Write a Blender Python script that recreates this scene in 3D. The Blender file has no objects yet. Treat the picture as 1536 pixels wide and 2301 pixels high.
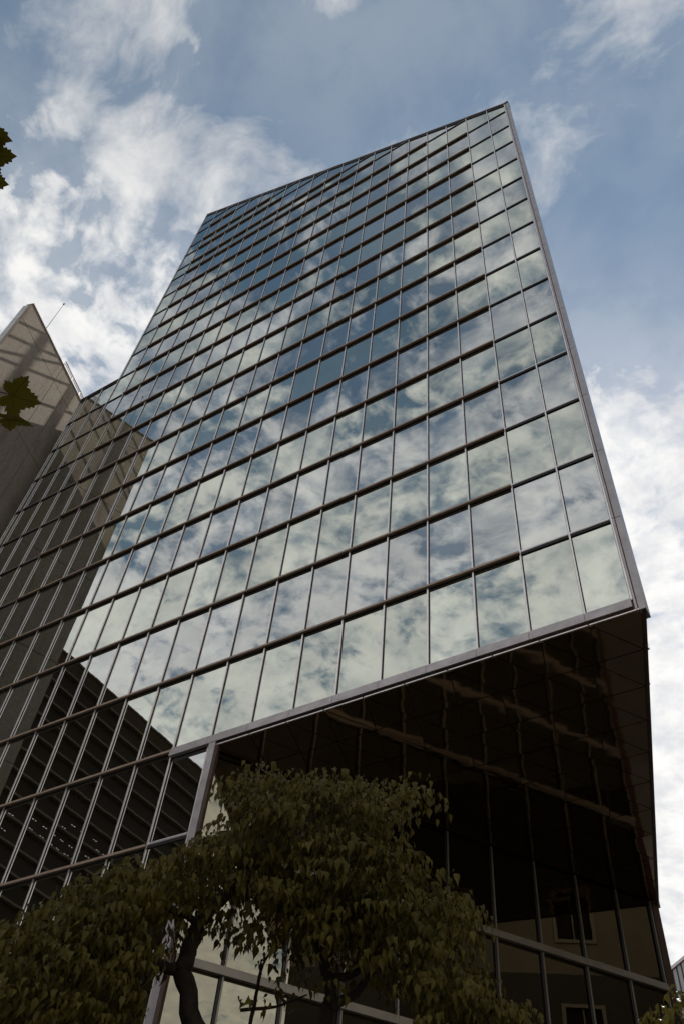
import bpy, bmesh, math, random
from mathutils import Vector, Matrix, Euler
import numpy as np
random.seed(7)
rng = np.random.default_rng(11)
S = bpy.context.scene
COL = S.collection

# ------------------------------------------------------------------ camera
CAM = Vector((2.47984, -16.24169, 1.6))
RC = ((0.85174535, 0.51843588, 0.07585576),
      (-0.35949566, 0.68356345, -0.63521955),
      (-0.38117283, 0.51377548, 0.76859744))
FPX = 1920.13
cd = bpy.data.cameras.new('camera')
cam = bpy.data.objects.new('camera', cd)
COL.objects.link(cam)
cd.sensor_fit = 'VERTICAL'
cd.sensor_height = 24.0
cd.sensor_width = 16.0
cd.lens = 24.0 * FPX / 2301.0
cd.clip_start = 0.05
cd.clip_end = 2000
X, Y, Z = Vector(RC[0]), -Vector(RC[1]), -Vector(RC[2])
cam.matrix_world = Matrix(((X.x, Y.x, Z.x, CAM.x), (X.y, Y.y, Z.y, CAM.y), (X.z, Y.z, Z.z, CAM.z), (0, 0, 0, 1)))
S.camera = cam

# ------------------------------------------------------------------ light
SUN_AZ, SUN_EL = math.radians(-5.0), math.radians(48.0)      # azimuth from +y towards +x
SDIR = Vector((math.sin(SUN_AZ) * math.cos(SUN_EL), math.cos(SUN_AZ) * math.cos(SUN_EL), math.sin(SUN_EL)))
sl = bpy.data.lights.new('sun', 'SUN')
sl.energy = 5.0
sl.angle = math.radians(0.5)
sl.color = (1.0, 0.94, 0.86)
sun = bpy.data.objects.new('sun', sl)
COL.objects.link(sun)
sun.rotation_euler = SDIR.to_track_quat('Z', 'Y').to_euler()

W_ = bpy.data.worlds.new('World')
S.world = W_
W_.use_nodes = True
NT = W_.node_tree
NT.nodes.clear()


class NB:
    """small node-tree writer"""
    def __init__(s, nt):
        s.nt = nt

    def n(s, kind, **kw):
        nd = s.nt.nodes.new(kind)
        for k, v in kw.items():
            if k == 'ins':
                for kk, vv in v.items():
                    if isinstance(vv, bpy.types.NodeSocket):
                        s.nt.links.new(vv, nd.inputs[kk])
                    else:
                        nd.inputs[kk].default_value = vv
            else:
                setattr(nd, k, v)
        return nd

    def m(s, op, a, b=0.0, c=0.0, clamp=False):
        nd = s.n('ShaderNodeMath', operation=op, use_clamp=clamp)
        for i, v in enumerate((a, b, c)):
            if isinstance(v, bpy.types.NodeSocket):
                s.nt.links.new(v, nd.inputs[i])
            else:
                nd.inputs[i].default_value = v
        return nd.outputs[0]

    def vm(s, op, a, b=(0, 0, 0), scale=1.0):
        nd = s.n('ShaderNodeVectorMath', operation=op)
        for i, v in enumerate((a, b)):
            if isinstance(v, bpy.types.NodeSocket):
                s.nt.links.new(v, nd.inputs[i])
            else:
                nd.inputs[i].default_value = v
        if op == 'SCALE':
            nd.inputs['Scale'].default_value = scale
        return nd

    def noise(s, vec, scale, detail=5.0, rough=0.55, dist=0.0, lac=2.0):
        nd = s.n('ShaderNodeTexNoise', ins={'Vector': vec, 'Scale': scale, 'Detail': detail, 'Roughness': rough,
                                            'Distortion': dist, 'Lacunarity': lac})
        return nd.outputs['Fac']

    def step(s, v, lo, hi):
        nd = s.n('ShaderNodeMapRange', interpolation_type='SMOOTHSTEP', clamp=True)
        s.nt.links.new(v, nd.inputs[0])
        nd.inputs[1].default_value = lo
        nd.inputs[2].default_value = hi
        return nd.outputs[0]

    def mix(s, fac, a, b):
        nd = s.n('ShaderNodeMix', data_type='RGBA')
        for i, v in ((0, fac), (6, a), (7, b)):
            if isinstance(v, bpy.types.NodeSocket):
                s.nt.links.new(v, nd.inputs[i])
            else:
                nd.inputs[i].default_value = v
        return nd.outputs[2]


b = NB(NT)
sky = b.n('ShaderNodeTexSky', sky_type='NISHITA', sun_disc=False, sun_elevation=SUN_EL,
          sun_rotation=SUN_AZ, altitude=200.0, air_density=1.0, dust_density=0.25, ozone_density=1.2)
tc = b.n('ShaderNodeTexCoord')
dirv = tc.outputs['Generated']
sp = b.n('ShaderNodeSeparateXYZ', ins={0: dirv})
zz = b.m('ADD', b.m('MAXIMUM', sp.outputs[2], 0.0), 0.10)
pv = b.n('ShaderNodeCombineXYZ', ins={0: b.m('DIVIDE', sp.outputs[0], zz), 1: b.m('DIVIDE', sp.outputs[1], zz), 2: 0.0}).outputs[0]
# warp a little so the cells do not read as a regular noise
w1 = b.n('ShaderNodeTexNoise', ins={'Vector': pv, 'Scale': 3.0, 'Detail': 4.0, 'Roughness': 0.55}).outputs['Color']
wv = b.vm('SCALE', b.vm('SUBTRACT', w1, (0.5, 0.5, 0.5)).outputs[0], scale=0.13).outputs[0]
pw = b.vm('ADD', pv, wv).outputs[0]
pv = b.vm('ADD', pv, (5.7, 5.1, 0.0)).outputs[0]
pw = b.vm('ADD', pw, (5.7, 5.1, 0.0)).outputs[0]
big = b.noise(pv, 1.7, 3.0, 0.5)
mid = b.noise(pw, 9.0, 10.0, 0.58)
cell = b.noise(pw, 32.0, 4.0, 0.55)
mp = b.n('ShaderNodeMapping', ins={'Vector': pw, 'Rotation': (0, 0, 0.9), 'Scale': (1.0, 1.7, 1.0)})
wisp = b.noise(mp.outputs[0], 4.2, 12.0, 0.60, 0.25)
# the deck of small clouds thickens smoothly towards the far (-x) side and towards the horizon
dv = b.vm('DOT_PRODUCT', dirv, (-0.66, 0.60, -0.45)).outputs['Value']
low = b.step(dv, -0.20, 0.10)
hor = b.step(sp.outputs[2], 0.84, 0.55)
front = b.step(sp.outputs[1], 0.08, -0.36)
cov = b.m('ADD', b.m('ADD', b.m('MULTIPLY', low, 0.265), b.m('MULTIPLY', hor, 0.20)), b.m('MULTIPLY', front, 0.175))
fld = b.m('ADD', b.m('ADD', b.m('MULTIPLY', big, 0.22), b.m('MULTIPLY', mid, 0.60)), b.m('MULTIPLY', cell, 0.52))
fld = b.m('ADD', fld, 0.045)
w2 = b.n('ShaderNodeTexNoise', ins={'Vector': pw, 'Scale': 30.0, 'Detail': 5.0, 'Roughness': 0.6}).outputs['Color']
pf = b.vm('ADD', pw, b.vm('SCALE', b.vm('SUBTRACT', w2, (0.5, 0.5, 0.5)).outputs[0], scale=0.045).outputs[0]).outputs[0]
vor = b.n('ShaderNodeTexVoronoi', feature='SMOOTH_F1', ins={'Vector': pf, 'Scale': 26.0, 'Smoothness': 0.6, 'Randomness': 1.0}).outputs['Distance']
puff = b.m('SUBTRACT', 1.0, vor)
fcell = b.m('ADD', b.m('ADD', b.m('MULTIPLY', big, 0.40), b.m('MULTIPLY', mid, 0.42)), b.m('ADD', b.m('MULTIPLY', cell, 0.36), b.m('MULTIPLY', puff, 0.30)))
fcell = b.m('SUBTRACT', fcell, 0.03)
lowm = b.m('MULTIPLY', low, 0.9)
fld = b.m('ADD', b.m('MULTIPLY', fcell, lowm), b.m('MULTIPLY', fld, b.m('SUBTRACT', 1.0, lowm)))
fld = b.m('ADD', fld, cov)
deck = b.step(fld, 0.825, 1.07)
wsp = b.step(b.m('ADD', b.m('MULTIPLY', wisp, 0.95), b.m('MULTIPLY', big, 0.5)), 0.65, 0.95)
dens = b.m('SUBTRACT', 1.0, b.m('MULTIPLY', b.m('SUBTRACT', 1.0, b.m('MULTIPLY', deck, 0.95)), b.m('SUBTRACT', 1.0, b.m('MULTIPLY', wsp, 0.85))))
veil = b.m('ADD', 0.05, b.m('MULTIPLY', b.step(b.m('ADD', big, b.m('MULTIPLY', low, 0.265)), 0.30, 0.80), 0.24))
veil = b.m('ADD', veil, b.m('MULTIPLY', b.step(sp.outputs[1], -0.25, 0.30), 0.10))
dens = b.m('MAXIMUM', dens, veil)
# cloud brightness: forward scattering round the sun, a little self shade in the thick cells
sd = b.vm('DOT_PRODUCT', dirv, tuple(SDIR)).outputs['Value']
fwd = b.m('POWER', b.m('MAXIMUM', sd, 0.0), 5.0)
shade = b.step(b.noise(pw, 15.0, 6.0, 0.6), 0.34, 0.72)
cb = b.m('MULTIPLY', b.m('ADD', b.m('ADD', 6.4, b.m('MULTIPLY', low, 1.3)), b.m('MULTIPLY', fwd, 0.4)), b.m('SUBTRACT', 1.08, b.m('MULTIPLY', shade, 0.24)))
ctint = b.mix(shade, (1.0, 0.985, 0.955, 1), (0.955, 0.96, 0.985, 1))
cn = b.n('ShaderNodeVectorMath', operation='SCALE', ins={0: ctint, 'Scale': cb}).outputs[0]
skyc = b.n('ShaderNodeHueSaturation', ins={'Hue': 0.482, 'Saturation': 1.22, 'Value': 0.78, 'Color': sky.outputs[0]}).outputs[0]
colr = b.mix(dens, skyc, cn)
bg = b.n('ShaderNodeBackground', ins={'Color': colr, 'Strength': 0.12})
out = b.n('ShaderNodeOutputWorld', ins={0: bg.outputs[0]})

S.view_settings.view_transform = 'Standard'
S.view_settings.look = 'None'
S.view_settings.exposure = 0.0
S.view_settings.gamma = 1.0
S.view_settings.use_curve_mapping = False
S.render.engine = 'CYCLES'
S.cycles.max_bounces = 10
S.cycles.glossy_bounces = 6
S.cycles.caustics_reflective = False
S.cycles.sample_clamp_indirect = 6.0

# ------------------------------------------------------------------ materials
def mat(name, color, rough=0.5, metal=0.0, var=0.0, vscale=6.0, bump=0.0, bscale=30.0, spec=0.5, coat=0.0, bdist=0.01, extra=None):
    m = bpy.data.materials.new(name)
    m.use_nodes = True
    nt = m.node_tree
    k = NB(nt)
    bs = nt.nodes['Principled BSDF']
    bs.inputs['Roughness'].default_value = rough
    bs.inputs['Metallic'].default_value = metal
    bs.inputs['Specular IOR Level'].default_value = spec
    bs.inputs['Coat Weight'].default_value = coat
    g = k.n('ShaderNodeNewGeometry')
    pos = g.outputs['Position']
    c4 = (*color, 1)
    if var > 0:
        f = k.step(k.noise(pos, vscale, 6.0, 0.6), 0.3, 0.7)
        lo = tuple(c * (1 - var) for c in color) + (1,)
        hi = tuple(min(1, c * (1 + var)) for c in color) + (1,)
        nt.links.new(k.mix(f, lo, hi), bs.inputs['Base Color'])
    else:
        bs.inputs['Base Color'].default_value = c4
    if bump > 0:
        bp = k.n('ShaderNodeBump', ins={'Strength': bump, 'Distance': bdist, 'Height': k.noise(pos, bscale, 6.0, 0.6)})
        nt.links.new(bp.outputs[0], bs.inputs['Normal'])
    if extra:
        extra(k, bs, pos)
    return m


def glass_mat(name, tint, wav):
    """coated mirror glazing: sharp tinted reflection, slight roller-wave distortion, faint dirt film"""
    m = bpy.data.materials.new(name)
    m.use_nodes = True
    nt = m.node_tree
    nt.nodes.clear()
    k = NB(nt)
    g = k.n('ShaderNodeNewGeometry')
    pos = g.outputs['Position']
    oi = k.n('ShaderNodeObjectInfo')
    seed = k.vm('ADD', pos, k.n('ShaderNodeCombineXYZ', ins={0: k.m('MULTIPLY', oi.outputs['Random'], 37.0), 1: 0.0, 2: 0.0}).outputs[0]).outputs[0]
    mpn = k.n('ShaderNodeMapping', ins={'Vector': seed, 'Scale': (1.0, 1.0, 0.55)})
    h = k.noise(mpn.outputs[0], 1.3, 2.0, 0.4)
    bp = k.n('ShaderNodeBump', ins={'Strength': 1.0, 'Distance': wav, 'Height': h})
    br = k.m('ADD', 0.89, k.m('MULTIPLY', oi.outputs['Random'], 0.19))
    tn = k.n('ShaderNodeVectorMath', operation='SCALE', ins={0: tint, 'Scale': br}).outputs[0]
    gl = k.n('ShaderNodeBsdfGlossy', ins={'Color': tn, 'Roughness': 0.0, 'Normal': bp.outputs[0]})
    df = k.n('ShaderNodeBsdfDiffuse', ins={'Color': (0.03, 0.028, 0.022, 1)})
    dirt = k.m('MULTIPLY', k.step(k.noise(pos, 0.9, 8.0, 0.65), 0.35, 0.8), 0.09)
    mx = k.n('ShaderNodeMixShader', ins={0: k.m('ADD', 0.03, dirt), 1: gl.outputs[0], 2: df.outputs[0]})
    k.n('ShaderNodeOutputMaterial', ins={0: mx.outputs[0]})
    return m


M = {}
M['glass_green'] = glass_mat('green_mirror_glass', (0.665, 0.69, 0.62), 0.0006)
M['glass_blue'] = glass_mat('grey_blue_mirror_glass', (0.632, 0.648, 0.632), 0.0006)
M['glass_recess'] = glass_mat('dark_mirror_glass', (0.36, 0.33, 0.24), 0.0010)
M['glass_side'] = glass_mat('side_mirror_glass', (0.5, 0.53, 0.52), 0.0015)
M['silver'] = mat('silver_aluminium', (0.80, 0.735, 0.715), 0.32, 0.9, 0.10, 3.0, 0.05, 60)
M['silver_dull'] = mat('weathered_aluminium', (0.42, 0.38, 0.38), 0.40, 0.8, 0.14, 2.5, 0.06, 50)
M['brown'] = mat('brown_transom_paint', (0.36, 0.255, 0.185), 0.45, 0.0, 0.14, 2.0, 0.04, 40)
M['gasket'] = mat('black_gasket', (0.012, 0.010, 0.009), 0.6)
M['core'] = mat('dark_core', (0.02, 0.018, 0.015), 0.8)
M['recess_metal'] = mat('warm_grey_recess_metal', (0.33, 0.285, 0.22), 0.45, 0.1, 0.1, 2.0)
M['corner'] = mat('grey_corner_cladding', (0.38, 0.345, 0.345), 0.38, 0.75, 0.12, 1.6, 0.05, 50)
M['bronze'] = mat('bronze_trim', (0.11, 0.065, 0.042), 0.45, 0.2, 0.15, 2.0)


def soffit_extra(k, bs, pos):
    oi = k.n('ShaderNodeObjectInfo')
    sd = k.vm('ADD', pos, k.n('ShaderNodeCombineXYZ', ins={0: 0.0, 1: 0.0, 2: k.m('MULTIPLY', oi.outputs['Random'], 3.0)}).outputs[0]).outputs[0]
    bp = k.n('ShaderNodeBump', ins={'Strength': 1.0, 'Distance': 0.016, 'Height': k.noise(sd, 0.6, 2.5, 0.45)})
    k.nt.links.new(bp.outputs[0], bs.inputs['Normal'])


M['soffit'] = mat('polished_dark_bronze_soffit', (0.36, 0.265, 0.175), 0.05, 1.0, 0.0, extra=soffit_extra)


def concrete_extra(k, bs, pos):
    fine = k.noise(pos, 7.0, 8.0, 0.68)
    mp_ = k.n('ShaderNodeMapping', ins={'Vector': pos, 'Scale': (1.0, 1.0, 0.22)})
    streak = k.noise(mp_.outputs[0], 1.6, 6.0, 0.6)
    c = k.mix(k.step(fine, 0.28, 0.72), (0.265, 0.225, 0.178, 1), (0.40, 0.345, 0.28, 1))
    c = k.mix(k.m('MULTIPLY', k.step(streak, 0.48, 0.75), 0.5), c, (0.20, 0.13, 0.10, 1))
    k.nt.links.new(c, bs.inputs['Base Color'])
    h = k.m('ADD', k.noise(pos, 9.0, 8.0, 0.7), k.m('MULTIPLY', k.noise(pos, 40.0, 4.0, 0.7), 0.25))
    bp = k.n('ShaderNodeBump', ins={'Strength': 1.0, 'Distance': 0.022, 'Height': h})
    k.nt.links.new(bp.outputs[0], bs.inputs['Normal'])


M['concrete'] = mat('bush_hammered_concrete', (0.35, 0.32, 0.28), 0.9, extra=concrete_extra, spec=0.2)
M['coping'] = mat('pale_stone_edge', (0.55, 0.54, 0.56), 0.7, 0.0, 0.12, 2.0, 0.1, 30)
M['joint'] = mat('dark_joint', (0.03, 0.026, 0.022), 0.9)
M['steel'] = mat('dark_galvanised_steel', (0.10, 0.09, 0.09), 0.5, 0.5)
M['rail'] = mat('pale_painted_rail', (0.70, 0.64, 0.68), 0.4, 0.2)
M['office'] = mat('dark_brown_cladding', (0.030, 0.019, 0.010), 0.8, 0.0, 0.15, 0.5, spec=0.08)
M['ledge'] = mat('tan_floor_ledge', (0.055, 0.036, 0.020), 0.8, 0.0, 0.12, 0.7)
M['office_glass'] = mat('dark_office_window', (0.018, 0.012, 0.007), 0.5, 0.0, spec=0.05)
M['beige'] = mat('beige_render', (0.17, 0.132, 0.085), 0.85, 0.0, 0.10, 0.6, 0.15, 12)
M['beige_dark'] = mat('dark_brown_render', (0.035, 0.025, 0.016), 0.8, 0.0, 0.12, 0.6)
M['window_frame'] = mat('tan_window_frame', (0.20, 0.155, 0.10), 0.6)
M['ribbed'] = mat('grey_ribbed_metal', (0.40, 0.39, 0.41), 0.5, 0.2, 0.15, 1.0)
M['bark'] = mat('dark_bark', (0.022, 0.016, 0.011), 0.9, 0.0, 0.35, 18.0, 0.8, 40, spec=0.2)
M['asphalt'] = mat('asphalt', (0.125, 0.115, 0.10), 0.9, 0.0, 0.2, 2.0, 0.2, 80, spec=0.3)
M['paving'] = mat('stone_paving', (0.085, 0.072, 0.056), 0.85, 0.0, 0.18, 1.2, 0.1, 30)
M['roof'] = mat('roof_gravel', (0.22, 0.2, 0.18), 0.9, 0.0, 0.2, 3.0)


def emit_mat(name, col, st):
    m = bpy.data.materials.new(name)
    m.use_nodes = True
    bs = m.node_tree.nodes['Principled BSDF']
    bs.inputs['Base Color'].default_value = (0.8, 0.8, 0.8, 1)
    bs.inputs['Emission Color'].default_value = (*col, 1)
    bs.inputs['Emission Strength'].default_value = st
    return m


M['lamp'] = emit_mat('ceiling_lamp_glow', (1.0, 0.95, 0.80), 0.2)


def leaf_mat(name, c1, c2, trans):
    m = bpy.data.materials.new(name)
    m.use_nodes = True
    nt = m.node_tree
    nt.nodes.clear()
    k = NB(nt)
    g = k.n('ShaderNodeNewGeometry')
    oi = k.n('ShaderNodeObjectInfo')
    at = k.n('ShaderNodeAttribute', attribute_name='tone')
    rn = k.m('ADD', k.m('MULTIPLY', oi.outputs['Random'], 0.5), k.m('MULTIPLY', at.outputs['Fac'], 0.8))
    f = k.m('ADD', k.m('MULTIPLY', k.noise(g.outputs['Position'], 2.2, 3.0), 0.55), k.m('MULTIPLY', rn, 0.5), clamp=True)
    col = k.mix(f, (*c1, 1), (*c2, 1))
    pb = k.n('ShaderNodeBsdfPrincipled', ins={'Base Color': col, 'Roughness': 0.52, 'Specular IOR Level': 0.14})
    tr = k.n('ShaderNodeBsdfTranslucent', ins={'Color': k.mix(0.5, col, (0.11, 0.09, 0.010, 1))})
    mx = k.n('ShaderNodeMixShader', ins={0: trans, 1: pb.outputs[0], 2: tr.outputs[0]})
    k.n('ShaderNodeOutputMaterial', ins={0: mx.outputs[0]})
    return m


M['leaf'] = leaf_mat('dogwood_leaf', (0.036, 0.029, 0.005), (0.128, 0.100, 0.016), 0.14)
M['plane_leaf'] = leaf_mat('plane_leaf', (0.06, 0.050, 0.004), (0.10, 0.082, 0.006), 0.42)

# ------------------------------------------------------------------ object helpers
def root(name, label, cat, loc, group=None):
    o = bpy.data.objects.new(name, None)
    COL.objects.link(o)
    o.location = loc
    o.empty_display_size = 0.5
    o['label'] = label
    o['category'] = cat
    if group:
        o['group'] = group
    return o


LOC = {}


def wloc(p):
    """world location of an unrotated parent chain"""
    v = Vector((0, 0, 0))
    while p is not None:
        v += p.location
        p = p.parent
    return v


def link(name, me, parent=None, loc=(0, 0, 0), rot=None, kind=None):
    o = bpy.data.objects.new(name, me)
    COL.objects.link(o)
    l = Vector(loc)
    if parent is not None:
        o.parent = parent
        l = l - wloc(parent)
    o.location = l
    if rot is not None:
        o.rotation_euler = rot
    if kind:
        o['kind'] = kind
    return o


def mesh(name, vs, fs, m):
    me = bpy.data.meshes.new(name)
    me.from_pydata([tuple(v) for v in vs], [], fs)
    if m is not None:
        me.materials.append(m)
    me.update()
    return me


BOXF = [(0, 3, 2, 1), (4, 5, 6, 7), (0, 1, 5, 4), (1, 2, 6, 5), (2, 3, 7, 6), (3, 0, 4, 7)]


class MB:
    def __init__(s):
        s.v, s.f = [], []

    def add(s, vs, fs):
        o = len(s.v)
        s.v += [Vector(v) for v in vs]
        s.f += [tuple(i + o for i in f) for f in fs]

    def box(s, lo, hi, fr=None):
        (x0, y0, z0), (x1, y1, z1) = lo, hi
        vs = [(x0, y0, z0), (x1, y0, z0), (x1, y1, z0), (x0, y1, z0), (x0, y0, z1), (x1, y0, z1), (x1, y1, z1), (x0, y1, z1)]
        if fr:
            vs = [fr(*v) for v in vs]
        s.add(vs, BOXF)

    def prism(s, poly, d):
        """polygon (list of Vectors) pushed by vector d"""
        n = len(poly)
        d = Vector(d)
        vs = [Vector(p) for p in poly] + [Vector(p) + d for p in poly]
        s.add(vs, [tuple(range(n - 1, -1, -1)), tuple(range(n, 2 * n))] + [(i, (i + 1) % n, n + (i + 1) % n, n + i) for i in range(n)])

    def tube(s, pts, rad, sides=8):
        pts = [Vector(p) for p in pts]
        if not hasattr(rad, '__len__'):
            rad = [rad] * len(pts)
        ring = []
        up = Vector((0.31, 0.2, 0.93))
        for i, p in enumerate(pts):
            t = (pts[min(i + 1, len(pts) - 1)] - pts[max(i - 1, 0)]).normalized()
            a = t.cross(up)
            if a.length < 1e-3:
                a = t.cross(Vector((1, 0, 0)))
            a.normalize()
            c = t.cross(a)
            o = len(s.v)
            for j in range(sides):
                an = 2 * math.pi * j / sides
                s.v.append(p + (a * math.cos(an) + c * math.sin(an)) * rad[i])
            ring.append(o)
        for i in range(len(pts) - 1):
            for j in range(sides):
                k = (j + 1) % sides
                s.f.append((ring[i] + j, ring[i] + k, ring[i + 1] + k, ring[i + 1] + j))
        s.f.append(tuple(ring[0] + j for j in range(sides - 1, -1, -1)))
        s.f.append(tuple(ring[-1] + j for j in range(sides)))

    def build(s, name, m, parent=None, kind=None, origin=None, fix=True):
        o = Vector(origin) if origin is not None else sum(s.v, Vector()) / max(1, len(s.v))
        me = mesh(name, [v - o for v in s.v], s.f, m)
        if fix:
            bm = bmesh.new()
            bm.from_mesh(me)
            bmesh.ops.recalc_face_normals(bm, faces=bm.faces)
            bm.to_mesh(me)
            bm.free()
        return link(name, me, parent, o, kind=kind)


CACHE = {}


def boxpart(name, m, parent, lo, hi, fr_o, fr_x, fr_n, tilt=None):
    """a box given in the frame (origin, along, outward normal, up), mesh shared between equal sizes"""
    dims = tuple(round(hi[i] - lo[i], 3) for i in range(3))
    key = (name, m.name, dims)
    if key not in CACHE:
        a, bb, c = (d / 2 for d in dims)
        vs = [(-a, -bb, -c), (a, -bb, -c), (a, bb, -c), (-a, bb, -c), (-a, -bb, c), (a, -bb, c), (a, bb, c), (-a, bb, c)]
        CACHE[key] = mesh(name, vs, BOXF, m)
    ctr = [(lo[i] + hi[i]) / 2 for i in range(3)]
    loc = fr_o + fr_x * ctr[0] - fr_n * ctr[1] + Vector((0, 0, ctr[2]))
    # local y runs inwards (-n)
    ang = math.atan2(fr_x.y, fr_x.x)
    rot = (0, 0, ang) if tilt is None else (tilt[0], 0, ang + tilt[1])
    return link(name, CACHE[key], parent, loc, rot)


# ------------------------------------------------------------------ dimensions of the tower
W = 1.5
H = 3.18214
Z0 = 17.0455
ROWS = [-5, -4, -3, -2, -1] + list(range(0, 17)) + [16.63, 17.6, 18.25, 19.25, 19.9, 20.9]
UR = 0.19                      # glass stops here, corner trim beyond
UL = 22.4


def vroof(u):
    return 14.45 + 0.314 * u


VW = 10.95                     # flat roof of the low wing
BE = math.radians(57.6002)
WB = 1.66698
A = Vector((-9 * W, 0, 0))
WD = Vector((math.cos(BE), math.sin(BE), 0))
WN = Vector((math.sin(BE), -math.cos(BE), 0))
D = A + WD * (10 * WB)
XD = Vector((1, 0, 0))
ND = Vector((0, -1, 0))
O0 = Vector((0, 0, Z0))


def P(u, v, p=0.0):
    return Vector((-u * W, -p, Z0 + v * H))


# ------------------------------------------------------------------ ground
g = MB()
g.add([(-700, -700, 0), (700, -700, 0), (700, 700, 0), (-700, 700, 0)], [(0, 1, 2, 3)])
o = g.build('ground', M['asphalt'], kind='structure', fix=False)
g = MB()
g.prism([(-33.6, -9.5, 0.0), (12.0, -9.5, 0.0), (12.0, 30, 0.0), (-33.6, 30, 0.0)], (0, 0, 0.12))
g.build('pavement', M['paving'], kind='structure')
g = MB()
g.prism([(-33.6, -9.8, 0.0), (12.0, -9.8, 0.0), (12.0, -9.503, 0.0), (-33.6, -9.503, 0.0)], (0, 0, 0.14))
g.build('kerb', M['coping'], kind='structure')
g = MB()
g.prism([(-28, -19.5, 0), (12, -19.5, 0), (12, -14.5, 0), (-28, -14.5, 0)], (0, 0, 0.12))
g.build('footpath', M['paving'], kind='structure')

# ------------------------------------------------------------------ the glass tower
tower = root('glass_tower', 'tall mirror-glass office tower with sloping roofline and dark overhanging soffit', 'tower', (-15, 5, 0))
GY = 0.03                      # the core stands behind the glass
zr = lambda u: Z0 + vroof(u) * H
core = MB()
e = 0.06
fl = [Vector((-0.30, GY + e, 0)), Vector((-30 + .06, GY + e, 0)), Vector((-24, 14.07, 0)), Vector((D.x - .1, D.y, 0))]
bot = [Vector((p.x, p.y, Z0 + 0.10)) for p in fl]
top = [Vector((p.x, p.y, Z0 + vroof(-p.x / W) * H - 0.05)) for p in fl]
core.add(bot + top, [(0, 1, 2, 3), (7, 6, 5, 4), (0, 4, 5, 1), (1, 5, 6, 2), (2, 6, 7, 3), (3, 7, 4, 0)])
# base under the upper block, cut back along the slanting wall
bp_ = [A + Vector((-0.12, GY + e, 0)), Vector((-30, GY + e, 0)), Vector((-24, 14.07, 0)), D + Vector((-.25, -.02, 0))]
core.prism([Vector((p.x, p.y, 0.05)) for p in bp_], (0, 0, Z0))
core.build('core', M['core'], tower)
wing = MB()
wp = [Vector((-30.0, GY + e, 0)), Vector((-UL * W + .05, GY + e, 0)), Vector((-UL * W - 1.5, 9.0, 0)), Vector((-24.2, 14, 0)), Vector((-24.8, 12, 0))]
wing.prism([Vector((p.x, p.y, 0.05)) for p in wp], (0, 0, Z0 + VW * H - 0.1))
wing.build('wing_body', M['core'], tower)
lk = MB()
lk.prism([Vector(q + (.05,)) for q in ((-33.9, 1.9), (-36.35, 1.9), (-38.2, 8.2), (-34.8, 8.2))], (0, 0, Z0 + VW * H + .2))
lk.build('link_block', M['core'], tower)
roofm = MB()
roofm.prism([Vector((p.x, p.y + 0.1, Z0 + VW * H + 0.0)) for p in wp], (0, 0, 0.08))
roofm.build('wing_roof', M['roof'], tower)

# ---- panes
RCn = np.array(RC)


def px(p):
    c = RCn @ np.array((p.x - CAM.x, p.y - CAM.y, p.z - CAM.z))
    if c[2] < 0.1:
        return None
    return (768 + FPX * c[0] / c[2], 1150.5 + FPX * c[1] / c[2])


def inview(p, m=60):
    q = px(p)
    return q is not None and -m < q[0] < 1536 + m and -m < q[1] < 2301 + m


def clip_top(poly, f):
    """keep the part of a (u,v) polygon below v = f(u)"""
    outp = []
    n = len(poly)
    for i in range(n):
        a_, b_ = poly[i], poly[(i + 1) % n]
        da, db = f(a_[0]) - a_[1], f(b_[0]) - b_[1]
        if da >= 0:
            outp.append(a_)
        if (da >= 0) != (db >= 0):
            t = da / (da - db)
            outp.append((a_[0] + (b_[0] - a_[0]) * t, a_[1] + (b_[1] - a_[1]) * t))
    return outp


cols = [UR] + list(range(1, 23)) + [UL]
panes = {'glass_pane': [], 'spandrel_pane': []}
for ri in range(len(ROWS) - 1):
    v0, v1 = ROWS[ri], ROWS[ri + 1]
    for ci in range(len(cols) - 1):
        u0, u1 = cols[ci], cols[ci + 1]
        if v1 <= 0 and u0 < 9:
            continue
        iu, iv = 0.02, 0.012
        poly = [(u0 + iu, v0 + iv), (u1 - iu, v0 + iv), (u1 - iu, v1 - iv), (u0 + iu, v1 - iv)]
        if u0 >= 20:
            poly = clip_top(poly, lambda u: VW - 0.02)
        else:
            poly = clip_top(poly, lambda u: vroof(u) - 0.03)
        if len(poly) < 3:
            continue
        ar = 0
        for i in range(len(poly)):
            a_, b_ = poly[i], poly[(i + 1) % len(poly)]
            ar += a_[0] * b_[1] - a_[1] * b_[0]
        if abs(ar) < 0.02:
            continue
        kind = 'glass_pane' if ROWS.index(v0) % 2 == 1 else 'spandrel_pane'
        c_ = (sum(p[0] for p in poly) / len(poly), sum(p[1] for p in poly) / len(poly))
        vis = inview(P(*c_))
        depth = (P(*c_) - CAM).length
        panes[kind].append((-abs(ar) / depth ** 2 if vis else 0, poly, c_))

for kind, lst in panes.items():
    m = M['glass_green'] if kind == 'glass_pane' else M['glass_blue']
    lst.sort(key=lambda t: t[0])
    rest = MB()
    for i, (sc, poly, c_) in enumerate(lst):
        o_ = P(*c_)
        if i < 296 and sc < 0:
            key = (kind,) + tuple((round(u - c_[0], 3), round(v - c_[1], 3)) for u, v in poly)
            if key not in CACHE:
                t_ = MB()
                t_.prism([P(u, v) - o_ for u, v in poly], (0, GY, 0))
                me = mesh(kind, t_.v, t_.f, m)
                bm = bmesh.new(); bm.from_mesh(me)
                bmesh.ops.recalc_face_normals(bm, faces=bm.faces)
                bm.to_mesh(me); bm.free()
                CACHE[key] = me
            link(kind, CACHE[key], tower, o_, (random.gauss(0, .0009), 0, random.gauss(0, .0009)))
        else:
            rest.prism([P(u, v) for u, v in poly], (0, GY, 0))
    if rest.v:
        rest.build('lower_glazing' if kind == 'glass_pane' else 'lower_spandrels', m, tower, kind='stuff')

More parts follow.
